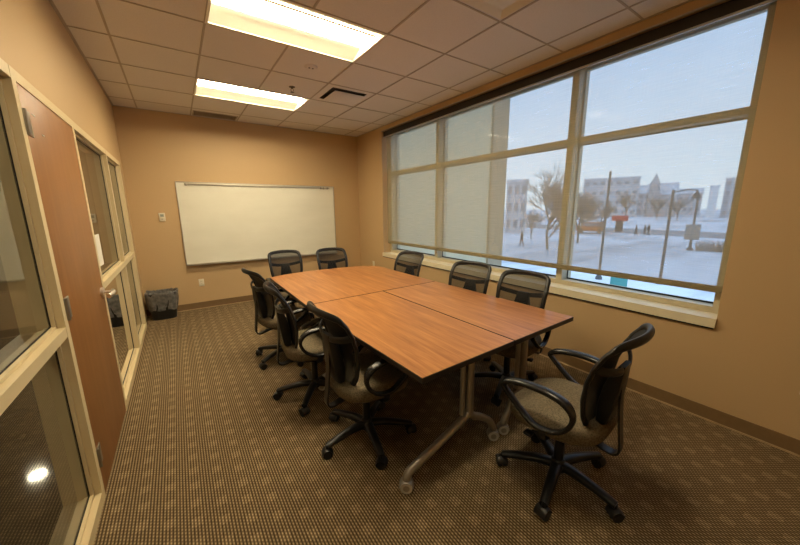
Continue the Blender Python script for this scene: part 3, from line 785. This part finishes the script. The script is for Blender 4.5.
    for i in range(N):
        tn = (P[(i + 1) % N] - P[i - 1]).normalized(); nrm = Vector((0, 1, 0)); sd = tn.cross(nrm).normalized(); nrm = sd.cross(tn).normalized()
        tp = max(0, min(1, (P[i].z - 0.9) / 0.05)); w_ = 0.019 + 0.003 * tp; h_ = 0.011 + 0.004 * tp
        for k in range(nn):
            th = 2 * PI * k / nn; vs.append(P[i] + sd * (w_ * math.cos(th)) + nrm * (h_ * math.sin(th)))
    bf = MB(); bf.add(vs, [(i * nn + k, i * nn + (k + 1) % nn, ((i + 1) % N) * nn + (k + 1) % nn, ((i + 1) % N) * nn + k) for i in range(N) for k in range(nn)], 0, True)
    bfo = bf.build('backrest', M['black'], root)
    # mesh panel
    g = MB(); nu, nv = 12, 16; vs = []
    for j in range(nv + 1):
        z = 0.472 + (0.968 - 0.472) * j / nv
        if z > 0.93: h_ = 0.195 - (z - 0.93) * 0.8
        elif z < 0.51: h_ = 0.09 + (z - 0.472) * 1.0
        else: h_ = hw(z) - 0.004
        for i in range(nu + 1):
            x = h_ * (2 * i / nu - 1); vs.append((x, back_y(x, z) + 0.004, z))
    g.add(vs, [(j * (nu + 1) + i, j * (nu + 1) + i + 1, (j + 1) * (nu + 1) + i + 1, (j + 1) * (nu + 1) + i) for j in range(nv) for i in range(nu)], 0, True)
    g.build('mesh_panel', M['mesh'], bfo)
    # Y brace and post
    y = MB()
    for s_ in (-1, 1):
        pts = smooth_path([(s_ * (hw(0.83) - 0.004), back_y(0.212, 0.83) - 0.006, 0.83), (s_ * 0.16, back_y(0.15, 0.81) - 0.030, 0.812), (s_ * 0.07, back_y(0.06, 0.80) - 0.042, 0.795), (0, back_y(0, 0.79) - 0.042, 0.788)], 4)
        y.sweep(pts, 0.020, 0.009, up=(0, 1, 0), n=10)
    y.build('lumbar_brace', M['black'], root)
    y = MB()
    rings = []
    for z, w_, d_ in ((0.49, 0.055, 0.012), (0.51, 0.075, 0.026), (0.60, 0.078, 0.034), (0.69, 0.068, 0.034), (0.76, 0.056, 0.026), (0.812, 0.050, 0.012)):
        yb_ = back_y(0, z) - 0.036
        rings.append([(x, yb_ + yy_, z) for x, yy_ in rrect(w_, d_, 0.008, 3)])
    loft(y, rings, cap0=True, cap1=True); y.build('back_bracket', M['black'], root)
    # bent bar carrying the back
    pts = smooth_path([(0, -0.256, 0.72), (0, -0.258, 0.60), (0, -0.272, 0.46), (0, -0.282, 0.38), (0, -0.275, 0.345), (0, -0.245, 0.330), (0, -0.18, 0.342), (0, -0.08, 0.362)], 5)
    vs = []; 
    for i, p in enumerate(pts):
        a_ = pts[max(0, i - 1)]; b_ = pts[min(len(pts) - 1, i + 1)]; tn = (b_ - a_).normalized(); sd = Vector((1, 0, 0)); up_ = tn.cross(sd).normalized()
        for cx_, cy_ in ((-1, -1), (1, -1), (1, 1), (-1, 1)): vs.append(p + sd * (0.024 * cx_) + up_ * (0.005 * cy_))
    y = MB(); n_ = len(pts)
    y.add(vs, [(i * 4 + k, i * 4 + (k + 1) % 4, (i + 1) * 4 + (k + 1) % 4, (i + 1) * 4 + k) for i in range(n_ - 1) for k in range(4)] + [(3, 2, 1, 0), tuple((n_ - 1) * 4 + k for k in range(4))], 0, False)
    y.build('back_bar', M['black_metal'], root)
    return root
CHAIRS = [ # x, y, facing angle (0 = facing +y), world angle of the first spoke, label, group
    (1.648, 0.822, 6, 54, 'black mesh office chair standing alone at the near end of the table, right foreground', None),
    (0.920, 1.770, -88, 42, 'black mesh office chair on the door side, nearest the camera of that row', 'left'),
    (0.815, 2.490, -96, 18, 'black mesh office chair in the middle of the row on the door side', 'left'),
    (0.800, 3.350, -82, 66, 'black mesh office chair at the far end of the row on the door side', 'left'),
    (1.165, 4.290, 179, 20, 'black mesh office chair under the whiteboard, left of the two at the far end', 'far'),
    (1.770, 4.140, 176, 50, 'black mesh office chair under the whiteboard, right of the two at the far end', 'far'),
    (2.215, 3.310, 103, 10, 'black mesh office chair on the window side, farthest from the camera', 'right'),
    (2.225, 2.230, 107, 35, 'black mesh office chair on the window side, middle of the three', 'right'),
    (2.210, 1.615, 102, 60, 'black mesh office chair on the window side, nearest the table corner', 'right'),
]
GR = {'left': 'office chairs along the door side of the table', 'far': 'office chairs under the whiteboard', 'right': 'office chairs along the window side of the table', None: None}
proto = make_chair()
for i, (x, y, a, base, lab, gr) in enumerate(CHAIRS):
    o = proto if i == 0 else copy_tree(proto)
    o.location = (x, y, 0); o.rotation_euler = (0, 0, math.radians(a)); o['label'] = lab
    if gr: o['group'] = GR[gr]
    for ch_ in o.children:      # the five-star base swivels under the seat
        if ch_.name.split('.')[0] in ('star_base', 'caster'): ch_.rotation_euler = (0, 0, math.radians(base - 54 - a))

# ================================================================== OUTDOORS
def pol(az, dist, z=GZ): return (dist * math.cos(math.radians(az)), dist * math.sin(math.radians(az)), z)
gr_ = MB().box(XO, 700, -300, 700, GZ - 0.2, GZ); gr_ = gr_.build('snowy_ground', M['snow']); gr_['kind'] = 'structure'
# road band
b = MB(); b.add([(58, -60, GZ + 0.02), (72, -60, GZ + 0.02), (95, 200, GZ + 0.02), (80, 200, GZ + 0.02)], [(0, 1, 2, 3)])
struct(b.build('road', M['road']))
# the building's own lower shell so the wall does not float
struct(MB().box(XR + 0.02, XO + 0.02, -4, YB + 2.1, GZ, -0.12).build('wall_exterior_base', M['brick_tan']))
# projecting wing seen through the far bays
wing = thing('building_wing', 'tan masonry wing of the building projecting outside the far end of the window', 'building', (6.8, 10.0, GZ))
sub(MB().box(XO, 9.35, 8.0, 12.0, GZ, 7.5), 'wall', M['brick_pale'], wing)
sub(MB().box(9.35, 10.15, 7.93, 12.05, GZ, 7.6), 'corner_pier', M['brick_tan'], wing)
sub(MB().box(XO, 10.25, 7.85, 12.1, 7.6, 8.0), 'parapet', M['far_roof'], wing)

def house(name, az, dist, w_, d_, h_, roof, mat, label, cat='building', rz=None, group=None, windows=(0, 0)):
    root = thing(name, label, cat, pol(az, dist), math.radians(az) if rz is None else rz, group)
    MB().box(-d_ / 2, d_ / 2, -w_ / 2, w_ / 2, 0, h_).build('wall', mat, root)
    if roof > 0:
        vs = [(-d_ / 2 - .4, -w_ / 2 - .4, h_), (d_ / 2 + .4, -w_ / 2 - .4, h_), (d_ / 2 + .4, w_ / 2 + .4, h_), (-d_ / 2 - .4, w_ / 2 + .4, h_), (0, -w_ / 2 - .4, h_ + roof), (0, w_ / 2 + .4, h_ + roof)]
        MB().add(vs, [(0, 1, 2, 3), (0, 4, 1), (3, 2, 5), (0, 3, 5, 4), (1, 4, 5, 2)]).build('roof', M['far_roof'], root)
    else:
        MB().box(-d_ / 2 - .15, d_ / 2 + .15, -w_ / 2 - .15, w_ / 2 + .15, h_, h_ + 0.5).build('parapet', M['far_roof'], root)
    nx, nz_ = windows
    for i in range(nx):
        for j in range(nz_):
            yk = -w_ / 2 + w_ * (i + 0.5) / nx; zk = h_ * (j + 0.55) / nz_
            MB().box(-d_ / 2 - 0.06, -d_ / 2 + 0.02, yk - w_ / nx * 0.25, yk + w_ / nx * 0.25, zk - 0.7, zk + 0.7).build('window', M['far_glass'], root)
    return root
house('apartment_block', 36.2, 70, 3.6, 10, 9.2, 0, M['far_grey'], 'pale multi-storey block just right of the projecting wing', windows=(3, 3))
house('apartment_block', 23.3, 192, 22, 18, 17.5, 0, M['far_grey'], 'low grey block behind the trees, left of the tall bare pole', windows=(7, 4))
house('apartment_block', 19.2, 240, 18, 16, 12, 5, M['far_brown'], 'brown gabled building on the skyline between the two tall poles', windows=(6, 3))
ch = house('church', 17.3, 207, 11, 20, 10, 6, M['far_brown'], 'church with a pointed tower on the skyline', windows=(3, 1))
MB().box(-12, -8, 1, 5, 0, 15).add([(-12, 1, 15), (-8, 1, 15), (-8, 5, 15), (-12, 5, 15), (-10, 3, 20)], [(0, 1, 4), (1, 2, 4), (2, 3, 4), (3, 0, 4)]).build('tower', M['far_brown'], ch)
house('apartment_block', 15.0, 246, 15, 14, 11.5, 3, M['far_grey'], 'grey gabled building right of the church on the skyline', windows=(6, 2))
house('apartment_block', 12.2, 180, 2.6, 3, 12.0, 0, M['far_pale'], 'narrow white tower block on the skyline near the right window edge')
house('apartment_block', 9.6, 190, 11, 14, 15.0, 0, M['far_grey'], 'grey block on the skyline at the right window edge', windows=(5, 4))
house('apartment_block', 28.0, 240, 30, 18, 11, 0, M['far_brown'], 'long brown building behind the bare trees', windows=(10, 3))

def tree(az, dist, h_, spread, label, seed, levels=4, group='bare winter trees outside'):
    rnd = random.Random(seed)
    root = thing('bare_tree', label, 'tree', pol(az, dist), 0, group)
    tb = MB(); tw = MB()
    def grow(p, d_, ln, r, lv):
        q = p + d_ * ln; mid = p + d_ * ln * 0.5 + Vector((rnd.uniform(-1, 1), rnd.uniform(-1, 1), 0)) * ln * 0.06
        (tb if lv >= levels - 1 else tw).sweep([p, mid, q], r, n=5 if lv > 1 else 3, scales=[1, 0.85, 0.65], cap=False)
        if lv == 0: return
        for _ in range((7 if lv == levels else 5) if lv > 1 else 6):
            nd = (d_ + Vector((rnd.uniform(-1, 1), rnd.uniform(-1, 1), rnd.uniform(-0.25, 0.6))) * spread).normalized()
            st = p + d_ * ln * rnd.uniform(0.35, 1.0)
            grow(st, nd, ln * rnd.uniform(0.55, 0.8), r * 0.55, lv - 1)
    grow(Vector((0, 0, 0)), Vector((0, 0, 1)), h_ * 0.34, h_ * 0.014, levels)
    tb.build('trunk', M['bark'], root); tw.build('branches', M['twig'], root)
tree(31.0, 39, 10.0, 0.85, 'large bare tree with brown twigs in the middle bay, left of the mullion', 1, 5)
tree(26.8, 48, 9.0, 0.85, 'bare tree directly right of the thick window mullion', 2, 5)
tree(33.6, 52, 6.2, 0.8, 'smaller bare tree at the left of the large one', 3, 4)
tree(24.0, 66, 8.0, 0.9, 'bare tree beyond the orange van', 4, 4)
tree(21.0, 130, 12, 0.9, 'distant bare tree left of the red sign', 5, 4)
tree(17.5, 150, 11, 0.9, 'distant bare tree in front of the church', 6, 4)
tree(15.3, 140, 10, 0.9, 'distant bare tree right of the church', 8, 4)
tree(29.0, 90, 9, 0.9, 'bare tree far behind the large one', 9, 4)
def pole(az, dist, el_top, r, label, lamp=None):
    top = dist * math.tan(math.radians(el_top)) + 1.54 - GZ
    root = thing('street_pole', label, 'pole', pol(az, dist), math.radians(az), 'tall thin poles standing in the snow')
    MB().cyl((0, 0, top / 2), r, top, 'Z', 12, r2=r * 0.8).build('shaft', M['pole'], root)
    MB().lathe([(r * 2.6, 0), (r * 2.6, 0.12), (r * 1.4, 0.3), (r, 0.34)], n=14).build('base', M['pole'], root)
    MB().lathe([(r * 0.8, top), (r * 1.0, top + 0.02), (r * 0.5, top + 0.08), (0.002, top + 0.1)], n=12).build('cap', M['pole'], root)
    return root, top
pole(23.5, 24.0, 4.9, 0.075, 'tall thin dark pole, left of the two in the right-hand bay')
lp, lt = pole(16.15, 24.5, 2.0, 0.080, 'dark pole with a side arm and hanging lamp, in the middle of the right-hand bay')
MB().sweep([(0, 0, lt - 0.05), (0, -0.6, lt + 0.07), (0, -1.05, lt + 0.02)], 0.03, n=8).build('lamp_arm', M['pole'], lp)
MB().lathe([(0.03, 0.0), (0.06, -0.12), (0.20, -0.34), (0.20, -0.40), (0.05, -0.46)], (0, -1.02, lt + 0.03), 14).build('lamp_head', M['pole'], lp)
r_, tp = pole(13.6, 46, 0.95, 0.11, 'shorter pole carrying a square sign board, right-hand bay')
MB().rbox(-0.16, -0.11, -0.6, 0.6, 1.1, 2.7, 0.02).build('sign_board', M['signback'], r_)
rs = thing('red_sign', 'small red sign above a dark stand, distant in the right-hand bay', 'sign', pol(21.7, 74), math.radians(21.7))
MB().rbox(-0.1, 0.1, -1.3, 1.3, 2.0, 3.0, 0.05).build('sign_face', M['red'], rs)
MB().box(-0.08, 0.08, -0.6, 0.6, 0, 2.0).build('stand', M['pole'], rs)
ts = thing('teal_sign', 'small teal sign low outside, seen in the gap under the blind', 'sign', pol(20.9, 16.0), math.radians(21))
MB().rbox(-0.03, 0.03, -0.30, 0.30, 1.30, 1.75, 0.01).build('sign_face', M['teal'], ts)
MB().cyl((0.05, 0, 0.8), 0.03, 1.6, 'Z', 10).build('post', M['pole'], ts)
van = thing('orange_van', 'orange van parked beyond the trees, right of the thick mullion', 'van', pol(25.3, 68), math.radians(25.3))
b = MB(); prof = [(-2.2, 0.45), (2.2, 0.45), (2.2, 1.0), (1.7, 1.15), (1.25, 1.9), (-2.1, 1.95), (-2.2, 1.8)]
vs = [(x, y, z) for x in (-0.9, 0.9) for y, z in prof]; n = len(prof)
b.add(vs, [tuple(range(n)), tuple(range(2 * n - 1, n - 1, -1))] + [(i, (i + 1) % n, n + (i + 1) % n, n + i) for i in range(n)]); b.build('body', M['orange'], van)
for y_ in (-1.4, 1.4):
    for x_ in (-0.85, 0.85): MB().cyl((x_, y_, 0.36), 0.36, 0.2, 'X', 18).build('wheel', M['pole'], van)
MB().box(-0.92, -0.89, -1.9, 1.2, 1.25, 1.75).build('window', M['far_glass'], van)

def walker(az, dist, label, yaw, seed):
    b = MB(); loft_r = []
    root = thing('person', label, 'person', pol(az, dist), yaw, 'people walking on the snowy path')
    me_v = []
    # one continuous surface grown by a skin modifier
    verts = [(0, 0, 0.95), (0, 0, 1.2), (0, 0.01, 1.42), (0, 0.02, 1.52), (0, 0.03, 1.66), (0, 0.03, 1.75),
             (0.09, 0, 0.9), (0.10, 0.12, 0.5), (0.10, 0.10, 0.08), (0.10, 0.22, 0.04), (-0.09, 0, 0.9), (-0.10, -0.08, 0.5), (-0.10, -0.24, 0.10), (-0.10, -0.14, 0.04),
             (0.20, 0, 1.40), (0.25, -0.06, 1.12), (0.24, 0.04, 0.88), (-0.20, 0, 1.40), (-0.25, 0.06, 1.12), (-0.24, 0.14, 0.90)]
    edges = [(0, 1), (1, 2), (2, 3), (3, 4), (4, 5), (0, 6), (6, 7), (7, 8), (8, 9), (0, 10), (10, 11), (11, 12), (12, 13), (2, 14), (14, 15), (15, 16), (2, 17), (17, 18), (18, 19)]
    rad = [0.15, 0.15, 0.16, 0.06, 0.10, 0.08, 0.10, 0.075, 0.05, 0.04, 0.10, 0.075, 0.05, 0.04, 0.075, 0.055, 0.045, 0.075, 0.055, 0.045]
    me = bpy.data.meshes.new('body'); me.from_pydata(verts, edges, [])
    o = bpy.data.objects.new('body', me); COL.objects.link(o); o.parent = root
    md = o.modifiers.new('skin', 'SKIN'); 
    if not me.skin_vertices: 
        bm = bmesh.new(); bm.from_mesh(me); bm.verts.layers.skin.verify(); bm.to_mesh(me); bm.free()
    for i, sv in enumerate(me.skin_vertices[0].data): sv.radius = (rad[i], rad[i])
    me.skin_vertices[0].data[0].use_root = True
    o.modifiers.new('sub', 'SUBSURF').levels = 1
    me.materials.append(M['coat'])
    return root
walker(19.6, 64, 'person in dark coat walking alone on the snow, left of a pair', 0.4, 1)
walker(18.6, 66, 'person in dark coat, left one of a pair on the snow', 0.1, 2)
walker(18.2, 66.5, 'person in dark coat, right one of a pair on the snow', -0.2, 3)
walker(35.0, 42, 'person in dark coat walking near the bare trees, seen in the middle bay', 1.2, 4)
# hedge
hd = MB(); rnd = random.Random(11)
for k in range(420):
    a = rnd.uniform(0, 1); p = Vector((0 + rnd.uniform(-.4, .4), -3.2 + 6.4 * a, 0)); q = p + Vector((rnd.uniform(-.35, .35), rnd.uniform(-.35, .35), rnd.uniform(0.5, 1.15)))
    hd.sweep([p, q], 0.02, n=3, cap=False)
hd = hd.build('hedge', M['twig'], None, pol(9.0, 46)); hd.rotation_euler = (0, 0, math.radians(10)); tag(hd, 'low brown bare hedge in the snow at the right edge of the window', 'hedge')
